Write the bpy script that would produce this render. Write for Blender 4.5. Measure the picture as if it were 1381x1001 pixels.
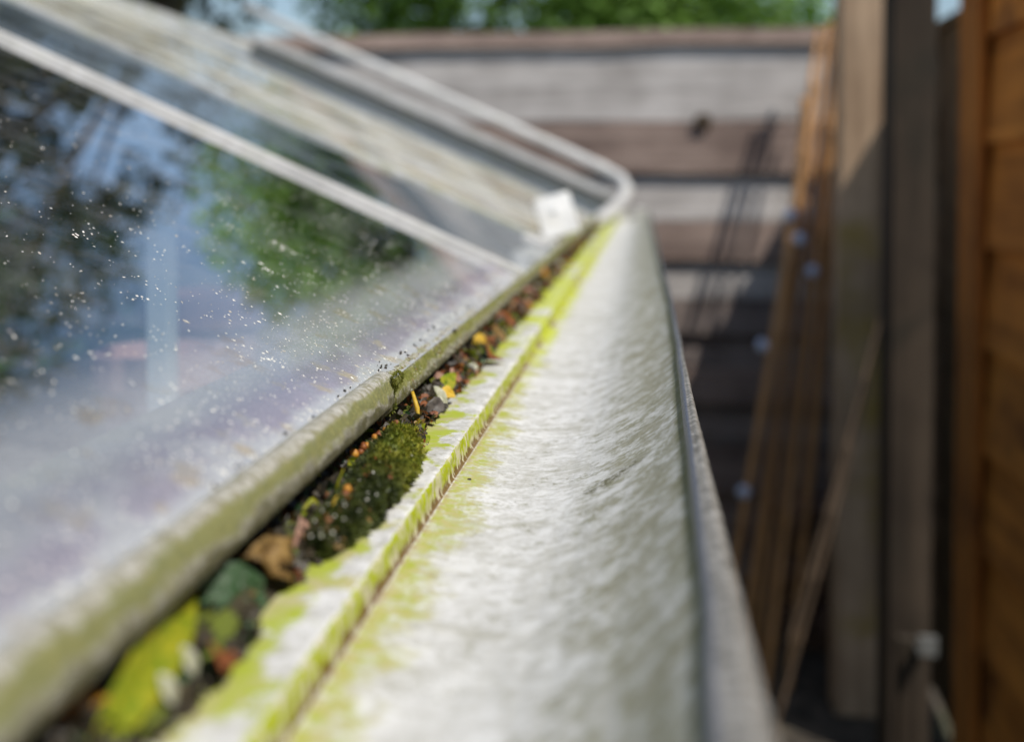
import bpy, bmesh, math, random
from mathutils import Vector, noise, Matrix, Euler
random.seed(7)
R = math.radians
S = bpy.context.scene
for o in list(bpy.data.objects): bpy.data.objects.remove(o)
C = S.collection
H0 = 1.45                                   # eye height above the ground; all heights below are given relative to it

# ------------------------------------------------------------------ camera
F = 1381.0
YAW, PITCH = R(7.2), R(1.5)
cam = bpy.data.cameras.new('camera'); co = bpy.data.objects.new('camera', cam); C.objects.link(co)
co.location = (0, 0, H0)
co.rotation_euler = (math.pi/2 - PITCH, 0, YAW)
cam.sensor_width = 36; cam.lens = 36
cam.shift_y = -0.1608
cam.clip_start = 0.02; cam.clip_end = 400
cam.dof.use_dof = True; cam.dof.focus_distance = 0.385; cam.dof.aperture_fstop = 5.3
S.camera = co

# ------------------------------------------------------------------ world and sun
SUN = Vector((0.47, -0.33, 0.82)).normalized()   # towards the sun
w = bpy.data.worlds.new('World'); S.world = w; w.use_nodes = True
nt = w.node_tree; nt.nodes.clear()
sky = nt.nodes.new('ShaderNodeTexSky'); sky.sky_type = 'NISHITA'; sky.sun_disc = False
sky.sun_elevation = math.asin(SUN.z); sky.sun_rotation = math.atan2(SUN.x, SUN.y)
sky.dust_density = .6; sky.air_density = 1.2
bg = nt.nodes.new('ShaderNodeBackground'); bg.inputs[1].default_value = 0.11
out = nt.nodes.new('ShaderNodeOutputWorld')
nt.links.new(sky.outputs[0], bg.inputs[0]); nt.links.new(bg.outputs[0], out.inputs[0])
sl = bpy.data.lights.new('sun', 'SUN'); sl.energy = 4.6; sl.angle = R(0.8); sl.color = (1, .955, .88)
so = bpy.data.objects.new('sun', sl); C.objects.link(so)
so.rotation_euler = SUN.to_track_quat('Z', 'Y').to_euler(); so.location = (2, -2, 5)
S.view_settings.view_transform = 'Standard'; S.view_settings.look = 'None'
S.view_settings.exposure = 0.0; S.view_settings.gamma = 1.0
S.view_settings.use_curve_mapping = False
S.cycles.use_denoising = True
S.cycles.max_bounces = 10; S.cycles.transparent_max_bounces = 24

# ------------------------------------------------------------------ helpers
_F = Vector((-math.sin(YAW)*math.cos(PITCH), math.cos(YAW)*math.cos(PITCH), -math.sin(PITCH)))
_Rt = Vector((math.cos(YAW), math.sin(YAW), 0)); _U = _Rt.cross(_F)
def at(px, py, Y):
    """place at distance Y that stands where pixel (px, py) of the photograph is"""
    d = _F + _Rt*((px-690.5)/F) - _U*((py-500.5+222.0)/F)
    d = d/d.y
    return Vector((d.x*Y, Y, H0+d.z*Y))
def ath(px, py, D):
    """the same, on the level D below the eye"""
    d = _F + _Rt*((px-690.5)/F) - _U*((py-500.5+222.0)/F)
    k = D/-d.z
    return Vector((d.x*k, d.y*k, H0-D))
def nz(x, y, z=0.0): return noise.noise(Vector((x, y, z)))
def fb(x, y, z=0.0, o=4): return noise.fractal(Vector((x, y, z)), 1.0, 2.0, o)

def tag(o, label=None, cat=None, group=None, kind=None):
    for k, v in (('label', label), ('category', cat), ('group', group), ('kind', kind)):
        if v: o[k] = v
    return o
def thing(name, label, cat, loc=(0, 0, 0), group=None):
    o = bpy.data.objects.new(name, None); C.objects.link(o); o.location = loc; o.empty_display_size = .05
    return tag(o, label, cat, group)
def link_mesh(name, me, mats, parent=None, smooth=False):
    for m in (mats if isinstance(mats, (list, tuple)) else [mats]): me.materials.append(m)
    o = bpy.data.objects.new(name, me); C.objects.link(o)
    if smooth: me.polygons.foreach_set('use_smooth', [True]*len(me.polygons))
    if parent:
        o.parent = parent; o.location = -Vector(parent.location) if parent.parent is None else -(Vector(parent.location)+Vector(parent.parent.location))
    return o
class MB:
    def __init__(s): s.v = []; s.f = []; s.mi = []
    def quad(s, *p, mi=0):
        n = len(s.v); s.v += [tuple(q) for q in p]; s.f.append(tuple(range(n, n+len(p)))); s.mi.append(mi)
    def box(s, c, h, rot=None, mi=0, taper=1.0):
        n = len(s.v)
        for dz in (-1, 1):
            for dx, dy in ((-1, -1), (1, -1), (1, 1), (-1, 1)):
                k = taper if dz > 0 else 1.0
                p = Vector((dx*h[0]*k, dy*h[1]*k, dz*h[2]))
                if rot is not None: p = rot @ p
                s.v.append(tuple(Vector(c)+p))
        for f in ((0, 3, 2, 1), (4, 5, 6, 7), (0, 1, 5, 4), (1, 2, 6, 5), (2, 3, 7, 6), (3, 0, 4, 7)):
            s.f.append(tuple(n+i for i in f)); s.mi.append(mi)
        return s
    def tube(s, pts, rad, seg=8, mi=0, cap=True):
        n0 = len(s.v); pts = [Vector(p) for p in pts]
        for i, p in enumerate(pts):
            t = (pts[min(i+1, len(pts)-1)]-pts[max(i-1, 0)]).normalized()
            a = t.orthogonal().normalized() if i == 0 else (a - t*a.dot(t)).normalized()
            b = t.cross(a); r = rad[i] if isinstance(rad, (list, tuple)) else rad
            for j in range(seg):
                q = 2*math.pi*j/seg; s.v.append(tuple(p+(a*math.cos(q)+b*math.sin(q))*r))
        for i in range(len(pts)-1):
            for j in range(seg):
                k = (j+1) % seg
                s.f.append((n0+i*seg+j, n0+i*seg+k, n0+(i+1)*seg+k, n0+(i+1)*seg+j)); s.mi.append(mi)
        if cap:
            s.f.append(tuple(n0+j for j in range(seg))[::-1]); s.mi.append(mi)
            e = n0+(len(pts)-1)*seg; s.f.append(tuple(e+j for j in range(seg))); s.mi.append(mi)
        return s
    def build(s, name, mats, parent=None, smooth=False, bevel=0):
        me = bpy.data.meshes.new(name); me.from_pydata(s.v, [], s.f)
        if bevel:
            bm = bmesh.new(); bm.from_mesh(me)
            bmesh.ops.bevel(bm, geom=bm.edges[:], offset=bevel, segments=2, profile=.6, affect='EDGES')
            bm.to_mesh(me); bm.free()
            o = link_mesh(name, me, mats, parent, smooth); return o
        o = link_mesh(name, me, mats, parent, smooth)
        if any(s.mi): me.polygons.foreach_set('material_index', s.mi)
        return o

# node helper --------------------------------------------------------------
class NT:
    def __init__(s, name):
        s.m = bpy.data.materials.new(name); s.m.use_nodes = True; s.t = s.m.node_tree; s.n = s.t.nodes
        s.b = s.n['Principled BSDF']; s.out = s.n['Material Output']
    def L(s, a, b): s.t.links.new(a, b)
    def put(s, inp, v):
        if hasattr(v, 'links') or hasattr(v, 'is_output'): s.L(v, inp)
        elif isinstance(v, (tuple, list)) and len(v) == 3 and inp.type == 'RGBA': inp.default_value = (*v, 1)
        else: inp.default_value = v
    def uv(s): return s.n.new('ShaderNodeUVMap').outputs[0]
    def obj(s): return s.n.new('ShaderNodeTexCoord').outputs['Object']
    def rnd(s): return s.n.new('ShaderNodeObjectInfo').outputs['Random']
    def sep(s, v):
        x = s.n.new('ShaderNodeSeparateXYZ'); s.L(v, x.inputs[0]); return x.outputs
    def mp(s, v, sc=(1, 1, 1), loc=(0, 0, 0)):
        x = s.n.new('ShaderNodeMapping'); s.L(v, x.inputs[0]); x.inputs['Scale'].default_value = sc; s.put(x.inputs['Location'], loc); return x.outputs[0]
    def add3(s, v, f):
        x = s.n.new('ShaderNodeVectorMath'); x.operation = 'ADD'; s.L(v, x.inputs[0]); s.put(x.inputs[1], f); return x.outputs[0]
    def ns(s, v, sc, det=4, rough=.55, dist=0):
        x = s.n.new('ShaderNodeTexNoise'); s.L(v, x.inputs['Vector']); x.inputs['Scale'].default_value = sc
        x.inputs['Detail'].default_value = det; x.inputs['Roughness'].default_value = rough; x.inputs['Distortion'].default_value = dist
        return x.outputs[0]
    def vor(s, v, sc, feat='F1'):
        x = s.n.new('ShaderNodeTexVoronoi'); x.feature = feat; s.L(v, x.inputs['Vector']); x.inputs['Scale'].default_value = sc; return x.outputs[0]
    def m_(s, op, a, b=0.0, c=None, clamp=False):
        x = s.n.new('ShaderNodeMath'); x.operation = op; x.use_clamp = clamp; s.put(x.inputs[0], a); s.put(x.inputs[1], b)
        if c is not None: s.put(x.inputs[2], c)
        return x.outputs[0]
    def ss(s, v, lo, hi):                     # smoothstep, lo may exceed hi
        x = s.n.new('ShaderNodeMapRange'); x.interpolation_type = 'SMOOTHSTEP'; s.put(x.inputs[0], v)
        s.put(x.inputs[1], lo); s.put(x.inputs[2], hi); x.inputs[3].default_value = 0; x.inputs[4].default_value = 1
        if isinstance(lo, (int, float)) and isinstance(hi, (int, float)) and lo > hi:
            x.inputs[1].default_value = hi; x.inputs[2].default_value = lo; x.inputs[3].default_value = 1; x.inputs[4].default_value = 0
        return x.outputs[0]
    def mx(s, f, a, b):
        x = s.n.new('ShaderNodeMix'); x.data_type = 'RGBA'; s.put(x.inputs[0], f); s.put(x.inputs[6], a); s.put(x.inputs[7], b); return x.outputs[2]
    def bump(s, h, d, st=1.0, nrm=None):
        x = s.n.new('ShaderNodeBump'); x.inputs['Distance'].default_value = d; x.inputs['Strength'].default_value = st; s.L(h, x.inputs['Height'])
        if nrm is not None: s.L(nrm, x.inputs['Normal'])
        return x.outputs[0]
    def done(s, col, rough=.6, nrm=None, metal=0, spec=None):
        s.put(s.b.inputs['Base Color'], col); s.put(s.b.inputs['Roughness'], rough); s.put(s.b.inputs['Metallic'], metal)
        if spec is not None: s.b.inputs['Specular IOR Level'].default_value = spec
        if nrm is not None: s.L(nrm, s.b.inputs['Normal'])
        return s.m

# ------------------------------------------------------------------ materials
def mat_plain(name, col, rough=.6, var=.25, sc=30, bd=.001, metal=0, randomise=0.0):
    t = NT(name); v = t.obj(); n = t.ns(v, sc, 5)
    a = tuple(c*(1-var) for c in col); b = tuple(min(1, c*(1+var)) for c in col)
    c = t.mx(n, a, b)
    if randomise:
        c = t.mx(t.m_('MULTIPLY', t.rnd(), randomise), c, tuple(x*.3 for x in col))
    return t.done(c, rough, t.bump(t.ns(v, sc*4, 4), bd), metal)

def mat_wood(name, dark, light, axis='X', sc=1.0, stain=None, shift=None):
    t = NT(name); v = t.obj(); r = t.rnd()
    x = t.n.new('ShaderNodeCombineXYZ'); k = t.m_('MULTIPLY', r, 37.0)
    for i in range(3): t.L(k, x.inputs[i])
    v = t.add3(v, x.outputs[0])
    s = {'X': (1.2*sc, 26*sc, 26*sc), 'Z': (26*sc, 26*sc, 1.2*sc), 'Y': (26*sc, 1.2*sc, 26*sc)}[axis]
    g = t.ns(t.mp(v, s), 1.0, 7, .65, .6); big = t.ns(v, 4.5, 3, .6)
    f = t.m_('ADD', t.m_('MULTIPLY', g, 1.1), t.m_('MULTIPLY', big, .7)); f = t.ss(f, .55, 1.25)
    c = t.mx(f, dark, light)
    if shift: c = t.mx(t.m_('MULTIPLY', r, 1.0), c, t.mx(f, shift[0], shift[1]))
    if stain: c = t.mx(t.ss(t.ns(v, 2.6, 4, .6, .5), .56, .72), c, stain)
    return t.done(c, .8, t.bump(g, .004), spec=.3)

M = {}
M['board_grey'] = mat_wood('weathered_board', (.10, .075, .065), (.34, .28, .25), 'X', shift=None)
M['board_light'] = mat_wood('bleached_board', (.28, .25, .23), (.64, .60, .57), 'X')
M['board_brown'] = mat_wood('brown_board', (.13, .088, .073), (.37, .28, .235), 'X')
M['orange_board'] = mat_wood('orange_cedar', (.20, .062, .012), (.66, .23, .04), 'Z', stain=(.12, .042, .014))
M['orange_lap'] = mat_wood('orange_lap_board', (.32, .095, .014), (.84, .29, .045), 'Y', stain=(.15, .045, .012))
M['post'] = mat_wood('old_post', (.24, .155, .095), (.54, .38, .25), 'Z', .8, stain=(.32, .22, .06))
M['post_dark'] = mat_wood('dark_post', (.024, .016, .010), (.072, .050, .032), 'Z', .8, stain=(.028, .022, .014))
M['rail_wood'] = mat_wood('rail_wood', (.06, .04, .02), (.16, .11, .06), 'Y')
M['cane'] = mat_plain('bamboo', (.62, .32, .12), .45, .4, 14, .0006, randomise=.5)
M['cane_old'] = mat_plain('old_bamboo', (.12, .08, .05), .6, .4, 14, .0006)
M['cap_grey'] = mat_plain('grey_cap', (.62, .68, .85), .3, .1, 40, .0002)
M['white_metal'] = mat_plain('bright_bracket', (.86, .86, .83), .4, .05, 60, .0003)
M['bracket_metal'] = mat_plain('worn_zinc', (.17, .17, .16), .5, .2, 60, .0003)
M['brick'] = mat_plain('old_brick', (.17, .10, .07), .9, .5, 22, .003, randomise=.6)
M['mortar'] = mat_plain('mortar', (.12, .11, .09), .95, .3, 60, .002)
M['inside_white'] = mat_plain('inside_white', (.78, .80, .82), .5, .08, 9, .0004)
M['terracotta'] = mat_plain('terracotta', (.60, .37, .35), .8, .25, 24, .001)
M['bark'] = mat_plain('bark', (.12, .09, .06), .9, .4, 8, .02)
M['stem'] = mat_plain('stem', (.12, .17, .05), .6, .3, 20, .001)
M['staging'] = mat_wood('staging', (.07, .06, .05), (.18, .16, .13), 'Y')

def mat_alu(name, base, dirt, green, amt=.5, rough=.42):
    t = NT(name); v = t.obj()
    n1 = t.ns(t.mp(v, (1, 1, 1)), 14, 6, .6); n2 = t.ns(v, 90, 5, .6); n3 = t.ns(v, 600, 3)
    c = t.mx(t.ss(n1, .35, .7), base, tuple(x*.75 for x in base))
    c = t.mx(t.m_('MULTIPLY', t.ss(n2, .5, .68), amt), c, dirt)
    c = t.mx(t.m_('MULTIPLY', t.ss(t.ns(v, 22, 5), .52, .62), amt), c, green)
    return t.done(c, rough, t.bump(t.m_('ADD', n2, t.m_('MULTIPLY', n3, .3)), .0006), metal=0)
M['bar'] = mat_alu('dull_aluminium', (.60, .60, .57), (.34, .33, .25), (.42, .42, .26), .5)
M['clip_metal'] = mat_alu('bright_clip', (.86, .86, .85), (.60, .58, .52), (.7, .68, .6), .4, .25)
M['bar_clean'] = mat_alu('pale_aluminium', (.66, .65, .63), (.42, .40, .36), (.5, .5, .42), .35)
M['shade_strip'] = mat_plain('shade_strip_dark', (.055, .056, .05), .7, .3, 12, .001)
M['gable_metal'] = mat_alu('grey_aluminium', (.16, .17, .16), (.08, .08, .07), (.14, .15, .07), .6)

def glass(name, dirt_refl_c, dirt_refl_base, eave=False, cloud=0.0, tint=(.33, .29, .17)):
    t = NT(name); t.n.remove(t.b)
    uv = t.uv(); q = t.sep(uv); u, y = q[0], q[1]
    tr = t.n.new('ShaderNodeBsdfTransparent'); tr.inputs[0].default_value = (.84, .88, .885, 1)
    gl = t.n.new('ShaderNodeBsdfGlossy'); gl.inputs['Roughness'].default_value = .015; gl.inputs[0].default_value = (1, 1, 1, 1)
    fr = t.n.new('ShaderNodeFresnel'); fr.inputs[0].default_value = 1.52
    wav = t.bump(t.ns(t.mp(uv, (1, .6, 1)), 6, 1), .0008, .35); t.L(wav, gl.inputs['Normal'])
    m1 = t.n.new('ShaderNodeMixShader')
    bf_ = t.n.new('ShaderNodeNewGeometry').outputs['Backfacing']
    t.L(t.m_('MULTIPLY', t.m_('MULTIPLY', fr.outputs[0], 2.8, clamp=True), t.m_('SUBTRACT', 1.0, bf_)), m1.inputs[0]); t.L(tr.outputs[0], m1.inputs[1]); t.L(gl.outputs[0], m1.inputs[2])
    df = t.n.new('ShaderNodeBsdfDiffuse')
    big = t.ns(uv, 22, 5, .6); med = t.ns(t.mp(uv, (1, .7, 1)), 150, 4, .6); fine = t.ns(uv, 900, 4, .7)
    base = t.m_('MULTIPLY', t.ss(t.m_('ADD', t.m_('MULTIPLY', big, .6), t.m_('MULTIPLY', fine, .4)), .42, .62), dirt_refl_base)
    if cloud:
        base = t.m_('ADD', base, t.m_('MULTIPLY', t.ss(t.ns(uv, 7, 5, .55), .3, .6), cloud))
    col = dirt_refl_c
    if eave:
        d = t.m_('ADD', u, t.m_('MULTIPLY', t.m_('SUBTRACT', big, .5), .018))
        # silt that the rain leaves above the edge strip: thick at the bottom, thin above a soft line
        a = t.m_('MULTIPLY', t.ss(d, .062, .034), .36)
        b = t.m_('MULTIPLY', t.ss(d, .026, .003), .32)
        sp = t.m_('MULTIPLY', t.ss(fine, .52, .66), t.m_('MULTIPLY', t.ss(d, .07, .012), .22))
        base = t.m_('ADD', t.m_('ADD', base, a), t.m_('ADD', b, sp), clamp=True)
        base = t.m_('MULTIPLY', base, t.m_('ADD', t.m_('MULTIPLY', med, .5), .75), clamp=True)
        pur = t.m_('MULTIPLY', t.ss(d, .030, .018), t.ss(d, .004, .010))
        col = t.mx(t.m_('MULTIPLY', pur, t.ss(big, .34, .56)), dirt_refl_c, (.315, .295, .36))
        col = t.mx(t.ss(t.ns(uv, 60, 3), .55, .7), col, (.42, .37, .29))
    elif cloud:
        col = t.mx(t.ss(t.ns(uv, 16, 4), .5, .62), dirt_refl_c, tint)
    t.put(df.inputs[0], col)
    m2 = t.n.new('ShaderNodeMixShader'); t.put(m2.inputs[0], base); t.L(m1.outputs[0], m2.inputs[1]); t.L(df.outputs[0], m2.inputs[2])
    t.L(m2.outputs[0], t.out.inputs[0])
    return t.m
def under():
    t = NT('glass_underside'); t.n.remove(t.b); tr = t.n.new('ShaderNodeBsdfTransparent'); tr.inputs[0].default_value = (.97, 1, .985, 1)
    gl = t.n.new('ShaderNodeBsdfGlossy'); gl.inputs['Roughness'].default_value = .02
    m1 = t.n.new('ShaderNodeMixShader'); m1.inputs[0].default_value = .04; t.L(tr.outputs[0], m1.inputs[1]); t.L(gl.outputs[0], m1.inputs[2]); t.L(m1.outputs[0], t.out.inputs[0]); return t.m
M['glass_under'] = under()
M['glass'] = glass('glass_with_silt', (.46, .475, .50), .09, eave=True)
M['glass_far'] = glass('glass_plain', (.55, .57, .56), .10)
M['glass_cloudy'] = glass('glass_algae', (.42, .42, .37), .2, cloud=.66)
M['glass_slate'] = glass('glass_dark_reflection', (.13, .16, .185), .2, cloud=.55, tint=(.12, .15, .17))  # slate-dark diffuse tone paints in the dark reflection on these panes

# gutter: UV = (arc length across the profile, distance along), in metres
def mat_gutter():
    t = NT('old_gutter_paint'); uv = t.uv(); q = t.sep(uv); s, y = q[0], q[1]
    att = t.n.new('ShaderNodeAttribute'); att.attribute_name = 'zone'; zs = t.sep(att.outputs['Vector'])
    up, face, chan = zs[0], zs[1], zs[2]          # distances in mm from the step: shelf side, down the face, out along the channel
    big = t.ns(uv, 38, 5, .6); med = t.ns(t.mp(uv, (.9, 1, 1)), 260, 6, .65); fine = t.ns(t.mp(uv, (.45, 1, 1)), 1100, 4, .7)
    blot = t.ns(t.mp(uv, (.8, 1, 1)), 85, 5, .6, .4)
    c = t.mx(t.ss(med, .36, .66), (.66, .66, .655), (.50, .495, .47))
    c = t.mx(t.m_('MULTIPLY', t.ss(fine, .54, .68), .55), c, (.34, .32, .25))
    # olive grime, heavier up the outer wall
    wall = t.ss(chan, 36.0, 74.0)
    g = t.m_('ADD', t.m_('MULTIPLY', med, .55), t.m_('MULTIPLY', blot, .45))
    th = t.m_('SUBTRACT', .585, t.m_('MULTIPLY', wall, .13))
    c = t.mx(t.m_('MULTIPLY', t.ss(g, t.m_('SUBTRACT', th, .03), t.m_('ADD', th, .07)), .66), c, (.19, .19, .09))
    c = t.mx(t.m_('MULTIPLY', t.ss(t.ns(t.mp(uv, (.5, 1, 1)), 120, 5, .7), .60, .70), t.m_('MULTIPLY', wall, .8)), c, (.11, .11, .06))
    c = t.mx(t.m_('MULTIPLY', wall, .45), c, (.29, .275, .19))
    scf = t.ns(t.mp(uv, (.35, 1.6, 1)), 30, 6, .7, 1.2)
    c = t.mx(t.m_('MULTIPLY', t.ss(scf, .53, .66), t.m_('ADD', t.m_('MULTIPLY', wall, .4), .42)), c, (.22, .205, .12))
    c = t.mx(t.m_('MULTIPLY', t.ss(t.ns(uv, 14, 4, .6), .40, .62), .35), c, (.36, .355, .31))
    pt = t.ns(uv, 85, 8, .72); pt2 = t.ns(t.mp(uv, (.7, 1.2, 1)), 26, 5, .6, .8)
    c = t.mx(t.m_('MULTIPLY', t.ss(pt, .49, .43), .38), c, (.76, .76, .75))
    c = t.mx(t.m_('MULTIPLY', t.ss(t.m_('ADD', t.m_('MULTIPLY', pt, .5), t.m_('MULTIPLY', pt2, .5)), .48, .60), t.m_('ADD', t.m_('MULTIPLY', wall, .40), .24)), c, (.27, .255, .17))
    c = t.mx(t.m_('MULTIPLY', t.ss(t.m_('ADD', t.m_('MULTIPLY', t.ns(uv, 620, 4, .8), .7), t.m_('MULTIPLY', blot, .3)), .55, .62), t.m_('ADD', t.m_('MULTIPLY', wall, .35), .50)), c, (.13, .12, .07))
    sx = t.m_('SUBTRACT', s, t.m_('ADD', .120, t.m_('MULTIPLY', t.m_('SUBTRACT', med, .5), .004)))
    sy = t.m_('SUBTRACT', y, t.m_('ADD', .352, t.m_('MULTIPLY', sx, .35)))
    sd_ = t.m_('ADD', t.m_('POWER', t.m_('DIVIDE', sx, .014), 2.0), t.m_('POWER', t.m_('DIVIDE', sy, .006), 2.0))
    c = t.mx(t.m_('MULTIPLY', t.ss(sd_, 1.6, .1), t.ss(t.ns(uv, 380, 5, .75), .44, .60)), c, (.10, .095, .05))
    # channel-side algae next to the step
    w1 = t.m_('ADD', t.m_('MULTIPLY', t.m_('SUBTRACT', t.ns(t.mp(uv, (.7, 1, 1)), 44, 6, .62), .5), 44.0), t.m_('MULTIPLY', t.m_('SUBTRACT', med, .5), 22.0))
    dd = t.m_('SUBTRACT', chan, t.m_('ADD', w1, t.m_('ADD', 5.0, t.m_('MULTIPLY', t.ss(y, .62, .24), 5.5))))
    alg = t.m_('MULTIPLY', t.ss(dd, 5.0, -5.0), t.m_('MULTIPLY', t.ss(chan, .0, .8), t.m_('ADD', t.m_('MULTIPLY', t.ss(t.ns(uv, 170, 5, .7), .60, .46), .6), .4)))
    far = t.ss(y, .75, .5)
    agc = t.mx(t.ss(med, .38, .64), (.32, .36, .03), (.42, .38, .16))
    c = t.mx(t.m_('MULTIPLY', alg, t.m_('ADD', t.m_('MULTIPLY', far, .30), .66)), c, agc)
    c = t.mx(t.m_('MULTIPLY', t.m_('MULTIPLY', t.ss(chan, 2.2, .5), t.ss(chan, .0, .3)), t.ss(med, .42, .60)), c, (.34, .28, .16))
    # step face: yellow-green with bare streaks and a rusty foot
    fs = t.ns(t.mp(uv, (.22, 1, 1)), 420, 4, .6)
    onf = t.m_('MULTIPLY', t.ss(face, .02, .3), t.ss(chan, .25, .0))
    fc = t.mx(t.m_('MULTIPLY', t.ss(fs, .40, .50), t.ss(t.ns(uv, 75, 4), .36, .50)), (.50, .47, .33), (.34, .39, .006))
    fc = t.mx(t.m_('MULTIPLY', t.ss(t.m_('ADD', face, t.m_('MULTIPLY', t.m_('SUBTRACT', fs, .5), 16.0)), 6.2, 7.4), .9), fc, (.13, .065, .03))
    c = t.mx(onf, c, fc)
    # shelf: patches of algae, bare worn lip
    sh = t.m_('ADD', t.ns(t.mp(uv, (.9, 1, 1)), 46, 5, .62), t.m_('MULTIPLY', t.m_('SUBTRACT', fine, .5), .20))
    edge = t.m_('MULTIPLY', t.ss(up, 1.0, 15.0), .19)
    nearb = t.m_('ADD', t.m_('MULTIPLY', t.ss(y, .46, .36), .09), -.055)
    sm = t.ss(t.m_('ADD', t.m_('ADD', sh, edge), nearb), .555, .62)
    sc_ = t.mx(t.ss(blot, .44, .62), (.34, .40, .012), (.42, .39, .17))
    ons = t.m_('MULTIPLY', t.ss(up, .15, .7), t.m_('MULTIPLY', sm, .92))
    c = t.mx(ons, c, sc_)
    far2 = t.m_('MULTIPLY', t.ss(y, .5, .72), t.m_('MULTIPLY', t.ss(chan, 9.0, 3.0), t.ss(t.ns(uv, 16, 4), .44, .52)))
    c = t.mx(t.m_('MULTIPLY', far2, .75), c, (.46, .52, .02))
    # olive tide mark right under the rolled rim
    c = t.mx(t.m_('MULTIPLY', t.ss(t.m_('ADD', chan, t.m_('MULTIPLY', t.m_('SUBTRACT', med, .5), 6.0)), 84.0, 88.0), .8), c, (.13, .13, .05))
    h = t.m_('ADD', t.m_('MULTIPLY', med, .6), t.m_('MULTIPLY', fine, .5))
    h = t.m_('ADD', h, t.m_('MULTIPLY', alg, .25))
    return t.done(c, t.m_('ADD', t.m_('MULTIPLY', med, .2), .66), t.bump(h, .00018, .5), spec=.22)
M['gutter'] = mat_gutter()
def mat_rim():
    t = NT('pitted_rim'); uv = t.uv(); q = t.sep(uv); s = q[0]
    med = t.ns(t.mp(uv, (.7, 1, 1)), 260, 5, .7); fine = t.ns(uv, 1300, 3, .6); st = t.ns(t.mp(uv, (.6, 1.3, 1)), 420, 4, .7, .8)
    c = t.mx(t.ss(st, .38, .62), (.09, .085, .07), (.30, .29, .27))
    c = t.mx(t.m_('MULTIPLY', t.ss(med, .5, .66), .6), c, (.42, .41, .385))
    lipm = t.ss(s, .0056, .0048)
    c = t.mx(lipm, c, t.mx(t.ss(fine, .55, .7), (.085, .10, .14), (.24, .24, .25)))  # bluish lip tone is the sky's reflection mixed into the colour
    r = t.m_('SUBTRACT', .62, t.m_('MULTIPLY', lipm, .30))
    return t.done(c, r, t.bump(t.m_('ADD', st, t.m_('MULTIPLY', fine, .3)), .0012, .8))
M['rim'] = mat_rim()
def mat_strip(name, g):
    t = NT(name); uv = t.uv(); q = t.sep(uv); s, y = q[0], q[1]
    med = t.ns(t.mp(uv, (1, .35, 1)), 170, 6, .65); st = t.ns(t.mp(uv, (.35, 1, 1)), 420, 5, .7, .6); fine = t.ns(uv, 1500, 3)
    c = t.mx(t.ss(st, .42, .58), (.60, .585, .53), (.34, .32, .23))
    d = t.m_('ADD', s, t.m_('MULTIPLY', t.m_('SUBTRACT', med, .5), .012))
    gm = t.m_('MULTIPLY', t.ss(d, .0075, .0100), t.ss(d, .0160, .0135))
    jn = t.m_('MULTIPLY', t.ss(y, .52, .38), t.ss(t.ns(uv, 330, 4, .7), .44, .56)) if g >= 1 else 0.0
    gm = t.m_('MULTIPLY', t.m_('MAXIMUM', t.m_('MAXIMUM', gm, jn), t.m_('MULTIPLY', t.ss(med, .56, .66), .55)), g)
    c = t.mx(gm, c, t.mx(t.ss(st, .4, .6), (.17, .19, .03), (.30, .30, .10)))
    c = t.mx(t.m_('MULTIPLY', t.ss(t.ns(uv, 700, 5, .75), .54, .64), .6), c, (.13, .12, .06))
    c = t.mx(t.m_('MULTIPLY', t.ss(s, .0028, .0004), t.ss(med, .42, .55)), c, (.07, .055, .04))
    c = t.mx(t.m_('MULTIPLY', t.ss(d, .0140, .0175), .88), c, (.085, .08, .028))  # shade under the strip painted in: dark olive towards its lower lip
    return t.done(c, .7, t.bump(t.m_('ADD', st, t.m_('MULTIPLY', fine, .6)), .0016, 1.0), spec=.2)
M['strip'] = mat_strip('edge_strip', .85)
M['strip_lichen'] = mat_strip('edge_strip_lichen', 1.0)

def mat_leaf(name, a, b, vein=None, rough=.5, tl=.35, sc=350, spots=None):
    t = NT(name); v = t.obj(); n = t.ns(v, sc, 5, .6)
    c = t.mx(t.ss(n, .35, .68), a, b)
    if spots: c = t.mx(t.ss(t.ns(v, sc*2.2, 2), .62, .70), c, spots)
    t.put(t.b.inputs['Base Color'], c); t.b.inputs['Roughness'].default_value = rough
    t.L(t.bump(n, .0006, .7), t.b.inputs['Normal'])
    tb = t.n.new('ShaderNodeBsdfTranslucent'); t.L(c, tb.inputs[0]); ms = t.n.new('ShaderNodeMixShader'); ms.inputs[0].default_value = tl
    t.L(t.b.outputs[0], ms.inputs[1]); t.L(tb.outputs[0], ms.inputs[2]); t.L(ms.outputs[0], t.out.inputs[0])
    return t.m
LF = {
 'rust': mat_leaf('rust_leaf', (.20, .055, .018), (.44, .16, .045)),
 'orange': mat_leaf('orange_leaf', (.55, .20, .03), (.80, .42, .06)),
 'yellow': mat_leaf('yellow_leaf', (.70, .45, .03), (.85, .62, .10)),
 'lime': mat_leaf('lime_leaf', (.20, .29, .01), (.44, .42, .02)),
 'green': mat_leaf('deep_green_leaf', (.035, .10, .03), (.10, .17, .09), spots=(.40, .48, .44)),
 'tan': mat_leaf('tan_leaf', (.16, .09, .025), (.42, .27, .09)),
 'pink': mat_leaf('pink_brown_leaf', (.45, .24, .17), (.62, .40, .30)),
 'grey': mat_leaf('grey_leaf', (.06, .05, .045), (.17, .15, .13)),
 'pale': mat_leaf('pale_husk', (.50, .50, .34), (.78, .78, .66)),
 'dark': mat_leaf('dark_crumb', (.020, .017, .010), (.06, .045, .025), tl=.05),
}
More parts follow.
